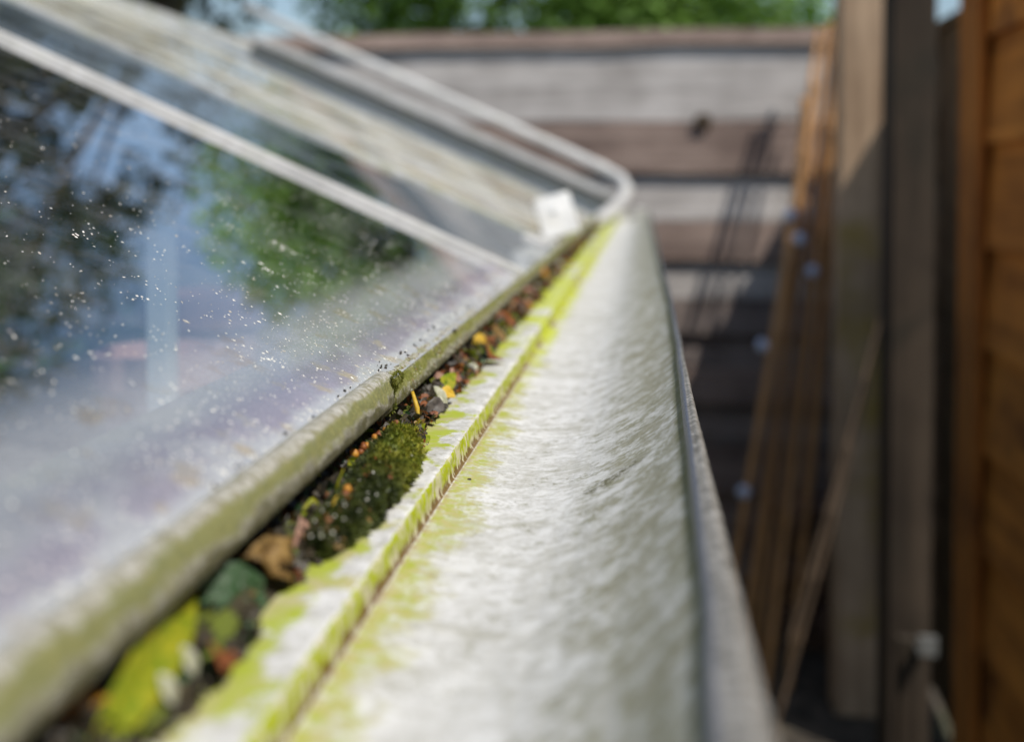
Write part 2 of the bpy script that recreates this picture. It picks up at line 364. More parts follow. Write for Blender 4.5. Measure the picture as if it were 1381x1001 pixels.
def mat_moss():
    t = NT('moss'); v = t.obj(); n = t.ns(v, 160, 5, .6); n2 = t.ns(v, 900, 3)
    att = t.n.new('ShaderNodeAttribute'); att.attribute_name = 'tipc'; k = att.outputs['Fac']
    c = t.mx(t.ss(n, .38, .62), (.020, .032, .008), (.070, .095, .016))
    c = t.mx(t.m_('MULTIPLY', t.ss(n2, .5, .7), .5), c, (.15, .17, .09))
    c = t.mx(k, c, t.mx(t.ss(n, .4, .6), (.20, .25, .015), (.46, .44, .04)))
    t.put(t.b.inputs['Base Color'], c); t.b.inputs['Roughness'].default_value = .55
    tb = t.n.new('ShaderNodeBsdfTranslucent'); t.L(c, tb.inputs[0]); ms = t.n.new('ShaderNodeMixShader'); ms.inputs[0].default_value = .25
    t.L(t.b.outputs[0], ms.inputs[1]); t.L(tb.outputs[0], ms.inputs[2]); t.L(ms.outputs[0], t.out.inputs[0])
    return t.m
M['moss'] = mat_moss()
def mat_soil():
    t = NT('silt_bed'); v = t.obj(); n = t.ns(v, 240, 6, .65); n2 = t.ns(v, 60, 4)
    c = t.mx(t.ss(n, .35, .65), (.018, .014, .008), (.075, .06, .025))
    c = t.mx(t.ss(n2, .48, .6), c, t.mx(n, (.05, .075, .008), (.20, .24, .02)))
    return t.done(c, .8, t.bump(n, .002))
M['soil'] = mat_soil()
def mat_ground():
    t = NT('dark_soil'); v = t.obj(); n = t.ns(v, 14, 7, .65); n2 = t.ns(v, 1.2, 4)
    c = t.mx(t.ss(n, .35, .68), (.030, .024, .018), (.11, .09, .065)); c = t.mx(t.ss(n2, .5, .62), c, (.06, .075, .03))
    return t.done(c, .95, t.bump(n, .02))
M['ground'] = mat_ground()
def mat_treeleaf(name, a, b):
    t = NT(name); v = t.obj(); n = t.ns(v, 1.6, 3)
    c = t.mx(t.ss(n, .35, .65), a, b); t.put(t.b.inputs['Base Color'], c); t.b.inputs['Roughness'].default_value = .5
    tb = t.n.new('ShaderNodeBsdfTranslucent'); t.L(c, tb.inputs[0]); ms = t.n.new('ShaderNodeMixShader'); ms.inputs[0].default_value = .4
    t.L(t.b.outputs[0], ms.inputs[1]); t.L(tb.outputs[0], ms.inputs[2]); t.L(ms.outputs[0], t.out.inputs[0]); return t.m
M['tree_dark'] = mat_treeleaf('dark_foliage', (.025, .045, .018), (.06, .075, .03))
M['tree_green'] = mat_treeleaf('fresh_foliage', (.13, .24, .045), (.24, .40, .08))

# ------------------------------------------------------------------ ground
g = MB(); g.quad((-80, -80, 0), (80, -80, 0), (80, 120, 0), (-80, 120, 0))
tag(g.build('ground', M['ground']), kind='structure')

# ------------------------------------------------------------------ greenhouse
TH = R(24); ex, ez = -.0985, H0-.0748            # where the glass surface meets the edge strip
def roof(u, lift=0.0):                           # u metres up the slope
    return ex - u*math.cos(TH) + lift*math.sin(TH), ez + u*math.sin(TH) + lift*math.cos(TH)
YN, YF = -.45, 2.86; UR = 1.08
gh = thing('greenhouse', 'old aluminium greenhouse whose dirty glass roof slopes up at the left of the gutter', 'greenhouse', (-1.05, 1.2, 0))
def pane(name, y0, y1, mat, u0=-.0045, u1=UR, nu=2, label=None):
    me = bpy.data.meshes.new(name); V = []; Fc = []; UVs = []
    for lift in (0, -.003):
        for y in (y0, y1):
            for u in (u0, u1):
                x, z = roof(u, lift); V.append((x, y, z)); UVs.append((u, y))
    Fc = [(0, 1, 3, 2), (4, 6, 7, 5), (0, 2, 6, 4), (1, 5, 7, 3), (0, 4, 5, 1), (2, 3, 7, 6)]
    me.from_pydata(V, [], Fc); ul = me.uv_layers.new(name='UVMap')
    for l in me.loops: ul.data[l.index].uv = UVs[l.vertex_index]
    o = link_mesh(name, me, [mat, M['glass_under']], gh)
    bm = bmesh.new(); bm.from_mesh(me); bmesh.ops.recalc_face_normals(bm, faces=bm.faces[:]); bm.to_mesh(me); bm.free()
    me.polygons.foreach_set('material_index', [0, 1, 1, 1, 1, 1])
    if label: o['label'] = label
    return o
p1 = pane('roof_pane', YN, .796, M['glass'], label='large clear pane speckled with lime and silt')
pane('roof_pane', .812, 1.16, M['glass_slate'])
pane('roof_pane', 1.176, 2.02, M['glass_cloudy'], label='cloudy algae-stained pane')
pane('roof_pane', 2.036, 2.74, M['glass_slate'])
def slope_bar(name, y0, y1, l0, l1, mat, u0=-.004, u1=UR+.01, parent=gh, bev=.0012):
    me = MB(); P = []
    for u in (u0, u1):
        for (y, l) in ((y0, l0), (y1, l0), (y1, l1), (y0, l1)):
            x, z = roof(u, l); P.append((x, y, z))
    me.v = P; me.f = [(3, 2, 1, 0), (4, 5, 6, 7), (0, 1, 5, 4), (1, 2, 6, 5), (2, 3, 7, 6), (3, 0, 4, 7)]; me.mi = [0]*6
    return me.build(name, mat, parent, bevel=bev)
b1 = slope_bar('glazing_bar',   .797, .811, -.012, .0052, M['bar_clean'])
slope_bar('glazing_bar', 1.161, 1.175, -.012, .004, M['bar'])
slope_bar('glazing_bar', 2.021, 2.035, -.012, .004, M['bar'])
slope_bar('glazing_bar', 2.741, 2.757, -.012, .006, M['gable_metal'])
slope_bar('gable_shade_strip', 2.759, YF-.01, -.020, .026, M['shade_strip'], u0=-.004)  # dark strip added to stand for shade and dark reflection below the rail
slope_bar('gable_rail', 2.756, YF, .027, .045, M['bar_clean'], u0=-.010)
slope_bar('gable_rail', YF+.001, YF+.03, -.05, .030, M['bar'], u0=-.02)
# far roof slope, ridge, walls
rx, rz = roof(UR)
RX = rx-.012
MB().box((RX, (YN+YF)/2, rz+.002), (.018, (YF-YN)/2+.02, .018)).build('ridge', M['bar'], gh, bevel=.003)
LX = 2*RX-ex; 
def panebox(name, pts, mat, th):
    me = bpy.data.meshes.new(name); n = (Vector(pts[1])-Vector(pts[0])).cross(Vector(pts[2])-Vector(pts[0])).normalized()*th
    k = len(pts); V = [Vector(p) for p in pts]+[Vector(p)+n for p in pts]
    Fc = [tuple(range(k))[::-1], tuple(range(k, 2*k))]+[(i, (i+1) % k, k+(i+1) % k, k+i) for i in range(k)]
    me.from_pydata([tuple(v) for v in V], [], Fc); ul = me.uv_layers.new(name='UVMap')
    for l in me.loops:
        v = V[l.vertex_index]; ul.data[l.index].uv = (abs(v.x)+abs(v.z)*.5+.1, v.y+v.z*.3)
    bm = bmesh.new(); bm.from_mesh(me); bmesh.ops.recalc_face_normals(bm, faces=bm.faces[:]); bm.to_mesh(me); bm.free()
    return link_mesh(name, me, mat, gh)
for (a, b) in ((YN, .6), (.61, 1.6), (1.61, YF)):
    panebox('roof_pane', [(RX-.02, a, rz-.012), (RX-.02, b, rz-.012), (LX, b, ez), (LX, a, ez)], M['glass_far'], .003)
for (a, b) in ((YN, .6), (.62, 1.6), (1.62, YF-.05)):
    panebox('side_pane', [(LX, a, .02), (LX, b, .02), (LX, b, ez-.03), (LX, a, ez-.03)], M['glass_far'], .003)
    panebox('side_pane', [(-.145, a, .02), (-.145, b, .02), (-.145, b, ez-.08), (-.145, a, ez-.08)], M['glass_far'], .003)
def gz(x): return ez + (ex-x)*math.tan(TH) - .03 if x > RX else ez + (x-LX)*math.tan(TH) - .03
xs = [-.16, -.62, RX, -1.5, LX+.02]
for i in range(4):
    a, b = xs[i]-.016, xs[i+1]+.016
    panebox('gable_pane', [(a, YF, .02), (b, YF, .02), (b, YF, gz(b)-.02), (a, YF, gz(a)-.02)], M['glass_far'], .003)
for x in xs[:1]+xs[1:2]+xs[3:]:
    MB().box((x, YF+.002, gz(x)/2), (.014, .015, gz(x)/2-.003)).build('gable_post', M['bar'], gh, bevel=.002)
MB().box((RX, YF+.002, gz(RX)/2), (.016, .015, gz(RX)/2-.01)).build('gable_post', M['bar'], gh, bevel=.002)
for x in (LX, -.145):
    for y in (YN, .61, 1.61):
        MB().box((x, y, (ez-.09)/2), (.012, .009, (ez-.09)/2)).build('side_post', M['bar'], gh, bevel=.002)
MB().box((-.1425, (YN+YF)/2, H0-.104), (.0225, (YF-YN)/2, .026)).build('eave_beam', M['gable_metal'], gh, bevel=.002)
MB().box((LX, (YN+YF)/2, ez-.02), (.02, (YF-YN)/2, .02)).build('eave_beam', M['bar'], gh, bevel=.002)
# inside: pale upright, bench, pots, plants
pp = at(217, 242, .70)
up = thing('white_prop', 'thin pale white upright seen dimly through the greenhouse glass', 'prop', (pp.x, pp.y, 0))
MB().box((pp.x, pp.y, (H0+.012)/2), (.0085, .0085, (H0+.012)/2)).build('upright', M['inside_white'], up, bevel=.002)
MB().box((pp.x, pp.y, .006), (.05, .05, .006)).build('foot_plate', M['inside_white'], up, bevel=.002)
bench = thing('potting_bench', 'long slatted wooden bench under the greenhouse glass', 'bench', (-.62, 1.0, 0))
for i in range(6):
    MB().box((-.78+i*.075, 1.05, 1.18), (.032, .95, .010)).build('slat', M['staging'], bench, bevel=.002)
for x in (-.80, -.43):
    for y in (.15, 1.95):
        MB().box((x, y, .5845), (.02, .02, .5845)).build('leg', M['staging'], bench)
def pot(x, y, z, r, h, label, grp):
    t_ = thing('plant_pot', label, 'plant pot', (x, y, z), grp)
    m = MB(); seg = 20; prof = [(r*.72, 0), (r*.98, h*.8), (r*1.1, h*.8), (r*1.1, h), (r*.98, h), (r*.9, h*.86), (.001, h*.84)]
    for (rr, zz) in prof:
        for j in range(seg):
            a = 2*math.pi*j/seg; m.v.append((x+rr*math.cos(a), y+rr*math.sin(a), z+zz))
    for i in range(len(prof)-1):
        for j in range(seg):
            k = (j+1) % seg; m.f.append((i*seg+j, i*seg+k, (i+1)*seg+k, (i+1)*seg+j)); m.mi.append(0)
    m.f.append(tuple(range(seg))[::-1]); m.mi.append(0)
    m.build('pot_body', M['terracotta'], t_, smooth=False)
pot(-.375, .76, 1.192, .045, .125, 'pink terracotta pot on the bench, dim behind the glass, nearer the gutter', 'terracotta pots under the glass')
pot(-.415, .94, 1.192, .050, .15, 'pink terracotta pot on the bench, dim behind the glass, farther from the gutter', 'terracotta pots under the glass')

# edge strips that hold the glass -------------------------------------------
def ysteps(a, b, fine=.0006, k=.007, foc=.39):
    ys = [a]
    while ys[-1] < b: ys.append(ys[-1] + fine + k*abs(ys[-1]-foc))
    ys[-1] = b; return ys
def resample(P, n):
    L = [0]
    for i in range(1, len(P)): L.append(L[-1]+(Vector(P[i])-Vector(P[i-1])).length)
    out_ = []; j = 0
    for i in range(n):
        s = L[-1]*i/(n-1)
        while j < len(P)-2 and L[j+1] < s: j += 1
        f = (s-L[j])/max(1e-9, L[j+1]-L[j]); p = Vector(P[j]).lerp(Vector(P[j+1]), min(1, f)); out_.append((p.x, p.y, s))
    return out_
def round_profile(P, it=2):
    for _ in range(it):
        Q = [P[0]]
        for i in range(len(P)-1):
            a, b = Vector(P[i]), Vector(P[i+1])
            Q += [tuple(a.lerp(b, .25)), tuple(a.lerp(b, .75))]
        Q.append(P[-1]); P = Q
    return P
def loft(name, prof, ys, mats, parent, shape=None, zones=None, closed_ends=True, smooth=True):
    """prof(y) gives [(x, z, s)]; shape(i, s, x, z, y) displaces a point"""
    me = bpy.data.meshes.new(name); V = []; UVs = []; Z = []
    n = None
    for y in ys:
        P = prof(y); n = len(P)
        for i, (x, z, s) in enumerate(P):
            X, Y, Zc = x, y, z
            if shape: X, Y, Zc = shape(i, s, x, z, y)
            V.append((X, Y, Zc)); UVs.append((s, y))
            if zones: Z.append(zones(i, s, x, z))
    Fc = []
    for j in range(len(ys)-1):
        for i in range(n-1):
            a = j*n+i; Fc.append((a, a+n, a+n+1, a+1))
    if closed_ends:
        Fc.append(tuple(range(n))); b = (len(ys)-1)*n; Fc.append(tuple(b+i for i in range(n))[::-1])
    me.from_pydata(V, [], Fc); ul = me.uv_layers.new(name='UVMap')
    fl = [0.0]*(2*len(me.loops))
    for k, l in enumerate(me.loops):
        fl[2*k], fl[2*k+1] = UVs[l.vertex_index]
    ul.data.foreach_set('uv', fl)
    if zones:
        at_ = me.attributes.new('zone', 'FLOAT_VECTOR', 'POINT'); at_.data.foreach_set('vector', [c for z in Z for c in z])
    o = link_mesh(name, me, mats, parent)
    me.polygons.foreach_set('use_smooth', [smooth and len(p.vertices) == 4 for p in me.polygons])
    return o
SP = round_profile([(-.1020, -.0752), (-.0995, -.0733), (-.0965, -.0729), (-.0940, -.0745), (-.0922, -.0790), (-.0912, -.0838), (-.0922, -.0850), (-.0945, -.0830), (-.1000, -.0795), (-.1020, -.0785)], 1)
SPR = [(x, H0+z, s) for x, z, s in resample(SP, 46)]
Tl = SPR[-1][2]
def strip_shape(seed, amp, endy, sgn):
    def f(i, s, x, z, y):
        k = math.sin(math.pi*min(1, max(0, s/Tl)))
        d = amp*(fb(s*200+seed, y*170, seed, 4)*.8 + nz(s*800, y*800, seed)*.45)
        w = amp*1.6*fb(0, y*14, seed, 3)
        X = x + d*k + w*.3; Zc = z + d*k*.6 + w*.3
        # worn, slanting end at the joint
        if endy is not None:
            y = y - sgn*max(0, 1-abs(y-endy)/.03)*(.022*max(0, s/Tl-.12) + .0016*nz(s*500, 3, seed))
        return X, y, Zc
    return f
raised = [(x+.0010*math.sin(math.pi*min(1, s/Tl*1.15)), z+.0009*math.sin(math.pi*min(1, s/Tl*1.15)), s) for x, z, s in SPR]
st1 = loft('edge_strip', lambda y: raised, ysteps(-.3, .378), M['strip'], gh, strip_shape(3.1, .00055, .378, 1))
st1['label'] = 'pale edge strip ending in a worn slanting tip'
lower = [(x-.0008, z-.0022, s) for x, z, s in SPR]
st2 = loft('edge_strip', lambda y: lower, ysteps(.356, 2.86), M['strip_lichen'], gh, strip_shape(9.7, .0008, None, 1))
st2['label'] = 'lichen-crusted edge strip beyond the joint'

# joint moss and grime crumbs on the strip
def blades(m, c, n, R_, L, mi=0, up_=Vector((.3, -.3, 1)), flat=1.0, wid=.16):
    for _ in range(n):
        d = Vector((random.gauss(0, 1), random.gauss(0, 1), random.gauss(0, 1))).normalized()
        b = c + Vector((d.x*R_[0], d.y*R_[1], d.z*R_[2]))
        dr = (d*.8 + up_*.5 + Vector((random.uniform(-.5, .5), random.uniform(-.5, .5), random.uniform(-.3, .5)))).normalized()
        l = L*random.uniform(.5, 1.3); sd = dr.orthogonal().normalized(); sd = Matrix.Rotation(random.uniform(0, 6.28), 3, dr) @ sd
        q = b+dr*l*.5+sd*l*wid; q2 = b+dr*l*.5-sd*l*wid
        m.quad(b, q, b+dr*l+Vector((0, 0, -l*.15)), q2, mi=mi)
def set_tip(o, fn):
    me = o.data; a = me.attributes.new('tipc', 'FLOAT', 'POINT'); a.data.foreach_set('value', [fn(v.co) for v in me.vertices])
jm = MB()
for (px, py, n) in ((524, 524, 300), (518, 540, 260), (512, 556, 200), (500, 524, 160), (532, 512, 160), (522, 552, 160)):
    p = at(px, py, .374)+Vector((.0012, 0, .0006)); blades(jm, p, n*2, (.0014, .004, .0018), .0014)
jo = jm.build('joint_moss', M['moss'], gh); jo['kind'] = 'stuff'; set_tip(jo, lambda v: .35)
lm = MB()
for k in range(5200):                                  # crusty lichen grains on both strips
    y = .1+abs(random.gauss(.33, .22)) if k % 3 else random.uniform(.3, 1.2)
    i = random.randrange(2, 27); x, z, s = SPR[i]
    if (nz(y*45, s*200, 2) < -.05): continue
    dz = -.0022 if y > .37 else 0
    r = random.uniform(.00008, .00026)*(1.5 if y > .37 else .8)
    lm.box((x+(-.0010 if y > .37 else 0)+.0001, y, z+dz+.0001), (r, r*random.uniform(.7, 1.6), r*.8), Euler((random.random()*3, random.random()*3, random.random()*3)).to_matrix(), mi=random.choice((0, 0, 1, 2)))
lo = lm.build('lichen_grains', [LF['pale'], M['strip_lichen'], LF['tan']], gh); lo['kind'] = 'stuff'
cm = MB()
for k in range(150):                                   # black crumbs along the glass line
    y = random.uniform(.22, .75); x, z = roof(random.gauss(.0012, .0014)+.001, .0004)
    if nz(y*60, 1) < 0: continue
    r = random.uniform(.00012, .00036); cm.box((x, y, z), (r, r*1.6, r*.7), Euler((random.random()*3, random.random()*3, 0)).to_matrix())
for (px, py, Y, r) in ((542, 494, .415, .0009), (553, 488, .42, .0006), (410, 585, .31, .0007), (612, 447, .51, .0009)):
    p = at(px, py, Y); cm.box(p, (r, r*1.2, r), Euler((.4, .8, .2)).to_matrix())
co_ = cm.build('grime_crumbs', LF['dark'], gh); co_['kind'] = 'stuff'
fl = MB()
def fleck(u, y, r, mi=0):
    a0 = random.random()*6.28; n = random.choice((5, 6, 7)); base = len(fl.v)
    st = random.uniform(.8, 3.2); tw = random.gauss(.5, .5)
    for j in range(n):
        a = a0+2*math.pi*j/n; q = r*random.uniform(.55, 1.1); du, dy = q*math.cos(a)*st, q*math.sin(a)
        du, dy = du*math.cos(tw)-dy*math.sin(tw), du*math.sin(tw)+dy*math.cos(tw)
        x, z = roof(u+du, .00005); fl.v.append((x, y+dy, z))
    x, z = roof(u, min(.0006, r*.55)); fl.v.append((x, y, z))
    for j in range(n): fl.f.append((base+j, base+(j+1) % n, base+n)); fl.mi.append(mi)
cnt = 0
while cnt < 3600:
    y = random.uniform(.12, .78); u = random.random()**1.7*.16+.002
    dn = .5+.9*fb(u*45, y*32, 5, 3) + (.28 if u < .03 else 0)
    if random.random() > max(.03, dn)*(1 if u < .08 else .5): continue
    fleck(u, y, random.uniform(.00011, .00036)*(1.5 if random.random() < .06 else 1), random.choice((0, 0, 0, 1))); cnt += 1
for _ in range(320):
    y = random.uniform(.3, .75); u = random.uniform(.05, .40); fleck(u, y, random.uniform(.0002, .0006), random.choice((0, 1)))
for _ in range(38):
    cy, cu = random.uniform(.2, .7), random.uniform(.004, .17)
    for _ in range(random.randrange(3, 12)): fleck(cu+random.gauss(0, .003), cy+random.gauss(0, .003), random.uniform(.0002, .0006))
M['fleck'] = mat_plain('lime_fleck', (.84, .82, .74), .5, .08, 200, .0001)
M['fleck_tan'] = mat_plain('dust_fleck', (.50, .46, .38), .6, .2, 200, .0001)
fo = fl.build('lime_flecks', [M['fleck'], M['fleck_tan']], gh); fo['kind'] = 'stuff'

# bright clip and corner fittings
c0 = at(751, 290, 1.20)
cl = MB()
rt = Euler((R(-18), R(-16), R(8))).to_matrix()
cl.box(c0, (.0215, .0016, .024), rt); cl.box(c0+rt@Vector((0, .010, -.024)), (.0215, .0115, .0016), rt)
cl.box(c0+rt@Vector((0, .006, .0235)), (.0205, .0075, .0014), rt)
cl.tube([c0+rt@Vector((0, -.0016, .006)), c0+rt@Vector((0, -.0046, .006))], .0045, 10)
cl.box(c0+rt@Vector((-.0215, .004, 0)), (.0012, .005, .022), rt)
cl.build('pane_clip', M['clip_metal'], gh, bevel=.0012)['label'] = 'bright square clip at the bottom of the roof'
q = at(722, 326, 1.1)
MB().box(q, (.014, .015, .003), Euler((0, R(22), 0)).to_matrix()).build('clip_tab', M['bar_clean'], gh, bevel=.001)
cb = MB(); pts = []
for (px, py, Y) in ((330, 8, 2.84), (480, 76, 2.82), (640, 148, 2.80), (710, 179, 2.80), (772, 207, 2.79), (812, 226, 2.78), (838, 241, 2.76), (846, 256, 2.72), (838, 272, 2.62), (820, 288, 2.45), (800, 300, 2.2), (786, 313, 1.9)):
    pts.append(at(px, py, Y))
cb.tube(pts, [.012, .012, .013, .013, .014, .015, .016, .017, .017, .016, .013, .009], 10)
cb.build('corner_bend', M['bar_clean'], gh, smooth=True)

# ------------------------------------------------------------------ gutter
gt = thing('roof_gutter', 'long weathered white gutter streaked with yellow-green algae along its inner step', 'gutter', (-.03, 1.3, H0-.12))
def kin(y):
    T = [(.0, .105), (.15, .118), (.2, .150), (.27, .166), (.347, .181), (.5, .212), (.7, .232), (3, .236)]
    for (a, ka), (b, kb) in zip(T, T[1:]):
        if y <= b: return ka+(kb-ka)*max(0, (y-a))/(b-a)
    return .236
def xin(y): return kin(y)*.0815
X0 = [(-.1195, -.1), (-.095, -.1), (-.080, -.0998), (-.0715, -.0998), (-.0690, -.0999), (-.0683, -.1012), (-.0681, -.1050), (-.0679, -.1086), (-.0668, -.1094), (-.0630, -.1099), (-.050, -.1114), (-.036, -.1118), (-.022, -.1092), (-.008, -.1025), (.002, -.0955), (.0085, -.0900), (.0122, -.0865), (.0140, -.0842)]
X0r = round_profile(X0, 1)
# fixed parameter list so that every row has the same number of points
_base = resample(X0r, 900); _tot = _base[-1][2]
_st = next(s for x, z, s in _base if x > -.0690)
_ft = next(s for x, z, s in _base if z < -.1090 and x > -.07)
par = []; s_ = 0
while s_ < _tot:
    par.append(s_/_tot); s_ += .0005 if abs(s_-(_st+_ft)/2) < .010 else .0011
par.append(1.0)
def gprof(y):
    dx = xin(y)-.0140; P = []
    for (x, z) in X0r:
        k = min(1, max(0, (x+.01)/.022)); P.append((x+dx*k*k*(3-2*k), z))
    b = resample(P, 300); T = b[-1][2]; o_ = []
    for p in par:
        i = min(298, int(p*299)); f = p*299-i; a, c = b[i], b[i+1]
        o_.append((a[0]+(c[0]-a[0])*f, H0+a[1]+(c[1]-a[1])*f, p*_tot))
    return o_
def gzone(i, s, x, z):
    return (max(0, (_st-s)*1000), max(0, min(s, _ft)-_st)*1000, max(0, (s-_ft)*1000))
def gshape(i, s, x, z, y):
    e = math.exp(-((s-_st)/.0025)**2)                     # chipped lip of the step
    f = math.exp(-((s-(_st+.004))/.004)**2)
    a = .0009*fb(y*130, s*60, 1, 3)*e + .0009*fb(y*420, s*160, 8, 4)*e + .0007*fb(y*480, s*160, 4, 4)*f
    b = .00004*fb(s*420, y*420, 7, 4) + .0003*fb(s*22, y*5, 2, 2)*.5
    wv = .0007*math.sin(y*9+1.3)*.6
    return x+a+wv*.5, y, z+b+a*.6
gy = ysteps(-.12, 2.9, .0007, .008)
ch = loft('channel', gprof, gy, M['gutter'], gt, gshape, gzone, closed_ends=False)
_ch_tot = (_tot-_ft)*1000
# outer shell, 2 mm outside the inner skin
def oprof(y):
    xo = .0195
    P = [(xo-.004, -.092), (xo-.0035, -.101), (xo-.007, -.112), (xo-.016, -.120), (-.018, -.1225), (-.05, -.1185), (-.071, -.114), (-.0725, -.106), (-.08, -.105), (-.1195, -.105)]
    return [(x, H0+z, s) for x, z, s in resample(round_profile(P, 1), 30)]
loft('outer_shell', oprof, [-.12, .2, .6, 1.2, 2.0, 2.9], M['bar'], gt, closed_ends=False)
def rprof(y):
    a = xin(y); b = .0205+.0006*max(0, (.3-y)/.3)
    P = [(a-.0002, -.0860), (a-.0001, -.0834), (a+.0009, -.0818), (a+.0018, -.0818), (a+.0022, -.0822)]
    w_ = b-a-.0022
    P += [(a+.0022+w_*.30, -.0812), (a+.0022+w_*.62, -.0814), (b-.0002, -.0835), (b, -.0875), (b-.001, -.0925), (b-.0035, -.0950), (a+.001, -.092), (a-.0001, -.0868)]
    return [(x, H0+z, s) for x, z, s in resample(round_profile(P, 2), 44)]
def rshape(i, s, x, z, y):
    k = math.sin(math.pi*min(1, s/.03))
    d = .00022*fb(s*420, y*260, 11, 4)*k; wv = .0007*math.sin(y*9+1.3)*.3
    wob = .0004*nz(0, y*20, 3)
    return x+d+wv+wob, y, z+d
loft('rolled_rim', rprof, gy[::2], M['rim'], gt, rshape)
ec = MB()
ec.box((-.049, 2.905, H0-.106), (.069, .004, .016)); ec.build('end_cap', M['bar_clean'], gt, bevel=.002)
ec2 = MB(); ec2.box((-.002, 2.88, H0-.094), (.018, .02, .014)); ec2.build('end_cap_lug', M['bar_clean'], gt, bevel=.004)
for y in (.95, 1.9):
    MB().box((-.05, y, H0-.127), (.07, .012, .003)).build('bracket', M['bar'], gt, bevel=.001)
# specks lying in the channel
def crumb(px, py, D, r, label, mat, name='crumb'):
    p = ath(px, py, D); m = MB(); n = 10
    bm = bmesh.new(); bmesh.ops.create_icosphere(bm, subdivisions=2, radius=r)
    for v in bm.verts: v.co *= 1+.45*fb(v.co.x*900, v.co.y*900, v.co.z*900+px, 2); v.co.z *= .7
    me = bpy.data.meshes.new(name); bm.to_mesh(me); bm.free()
    o = link_mesh(name, me, mat); o.location = p+Vector((0, 0, r*.55)); return tag(o, label, 'crumb', 'specks lying in the gutter')
crumb(716, 597, .1165, .0011, 'dark crumb of grit lying in the gutter, largest and farthest of three', LF['grey'])
crumb(633, 649, .1105, .0008, 'dark crumb of grit on the green algae just below the step', LF['dark'])
crumb(707, 651, .1165, .0006, 'tiny black grain on bare white paint in the gutter', LF['dark'])

# ------------------------------------------------------------------ debris under the strip
bed = MB(); bys = ysteps(.08, 2.84, .002, .02); bx = [-.1195+i*.0013 for i in range(29)]
for y in bys:
    for i, x in enumerate(bx):
        edge = -.0835 + .0035*fb(y*28, 3, 1, 3)
        k = max(0, min(1, (edge-x)/.006)); h = .003 + .0055*k*(.6+.9*fb(x*120, y*70, 5, 3)) + .0012*fb(x*600, y*500, 2, 3)*k
        z = H0-.0998 - .0012*(1-k) + (h-.002)*k
        bed.v.append((x, y, z))
n = len(bx)
for j in range(len(bys)-1):
    for i in range(n-1): a = j*n+i; bed.f.append((a, a+1, a+n+1, a+n)); bed.mi.append(0)
bo = bed.build('silt', M['soil'], smooth=True)
tag(bo, 'dark wet silt packed between the edge strip and the gutter shelf', 'silt', kind='stuff')
lit = MB(); pal = ['rust', 'orange', 'tan', 'lime', 'green', 'dark', 'pale', 'pink', 'grey']
wts_near = [1.2, .3, 2, 2.2, 4, 22, .35, .5, 3]; wts_far = [8, 1.2, 4, 1.5, 1, 16, .5, 2, 2]
for k in range(6500):
    y = math.exp(random.uniform(math.log(.12), math.log(2.7))); edge = -.084+.0035*fb(y*28, 3, 1, 3)
    x = edge - abs(random.gauss(0, .011))+.0006
    if x < -.117: continue
    L = random.uniform(.0008, .0030)*(1+.5*min(1, y)); zz = H0-.0985+.005*max(0, min(1, (edge-x)/.008))+random.uniform(-.001, .0022)
    if (y < .46 and nz(y*60, x*200, 9) > .12): continue
    m = random.choices(range(9), wts_near if y < .46 else wts_far)[0]
    cn = nz(y*38, x*60, 31)
    if y < .27:
        if random.random() < .75: m = 5
        if .165 < y < .235 and x < -.083: zz -= .003
    if m != 5 and cn > .15: m = 4 if cn < .3 else (6 if random.random() < .1 else 3)
    if m != 5 and cn < -.22: m = 0 if y > .3 else 2
    e = Euler((random.uniform(-1.2, 1.2), random.uniform(-1.2, 1.2), random.random()*6.28)).to_matrix(); c = Vector((x, y, zz))
    a, b = Vector((L, 0, 0)), Vector((0, L*random.uniform(.3, .7), 0)); up_ = Vector((0, 0, L*.25))
    P = [-a, -a*.3+b+up_, a*.5+b*.8+up_*.6, a, a*.4-b+up_*.8, -a*.4-b*.9+up_]
    lit.quad(*[c+e@p for p in P], mi=m)
lo_ = lit.build('leaf_litter', [LF[p] for p in pal])
tag(lo_, 'crumbled brown and green leaf litter filling the gap beneath the edge strip', 'leaf litter', kind='stuff')

def leaf(name, c, L, W, rot, mat, label, cat='leaf', grp='dead leaves caught under the edge strip', curl=.5, fold=.35, tip=1.0, wav=.12):
    """a curled leaf with a folded midrib; its length lies along its own X"""
    nu, nv = 18, 9; V = []; Fc = []; sd = random.random()*50
    for i in range(nu):
        t_ = i/(nu-1); wd = W*(math.sin(math.pi*min(1, max(.0, t_**.85)))**(.8*tip))+W*.03
        for j in range(nv):
            v = j/(nv-1)*2-1
            x = (t_-.5)*L; y = v*wd*(1+.12*nz(t_*9, sd)); z = abs(v)*wd*fold - curl*L*(t_-.5)**2 + wav*W*fb(t_*4+sd, v*2, 1, 3)
            V.append((x, y, z))
    for i in range(nu-1):
        for j in range(nv-1): a = i*nv+j; Fc.append((a, a+nv, a+nv+1, a+1))
    me = bpy.data.meshes.new(name); me.from_pydata(V, [], Fc); me.materials.append(mat)
    o = bpy.data.objects.new(name, me); C.objects.link(o); me.polygons.foreach_set('use_smooth', [True]*len(me.polygons))
    so_ = o.modifiers.new('thickness', 'SOLIDIFY'); so_.thickness = .0003
    o.location = c; o.rotation_euler = tuple(R(a) for a in rot)
    return tag(o, label, cat, grp)
Dm = .094
leaf('leaf', ath(212, 880, .0912), .060, .0047, (46, -6, 98), LF['lime'], 'yellow-green pointed leaf standing up under the near edge strip, tip beside a black hollow', curl=.15, fold=.5)
leaf('leaf', ath(140, 965, .0955), .026, .006, (20, 10, 80), LF['orange'], 'amber leaf end at the very bottom of the debris', curl=.4)
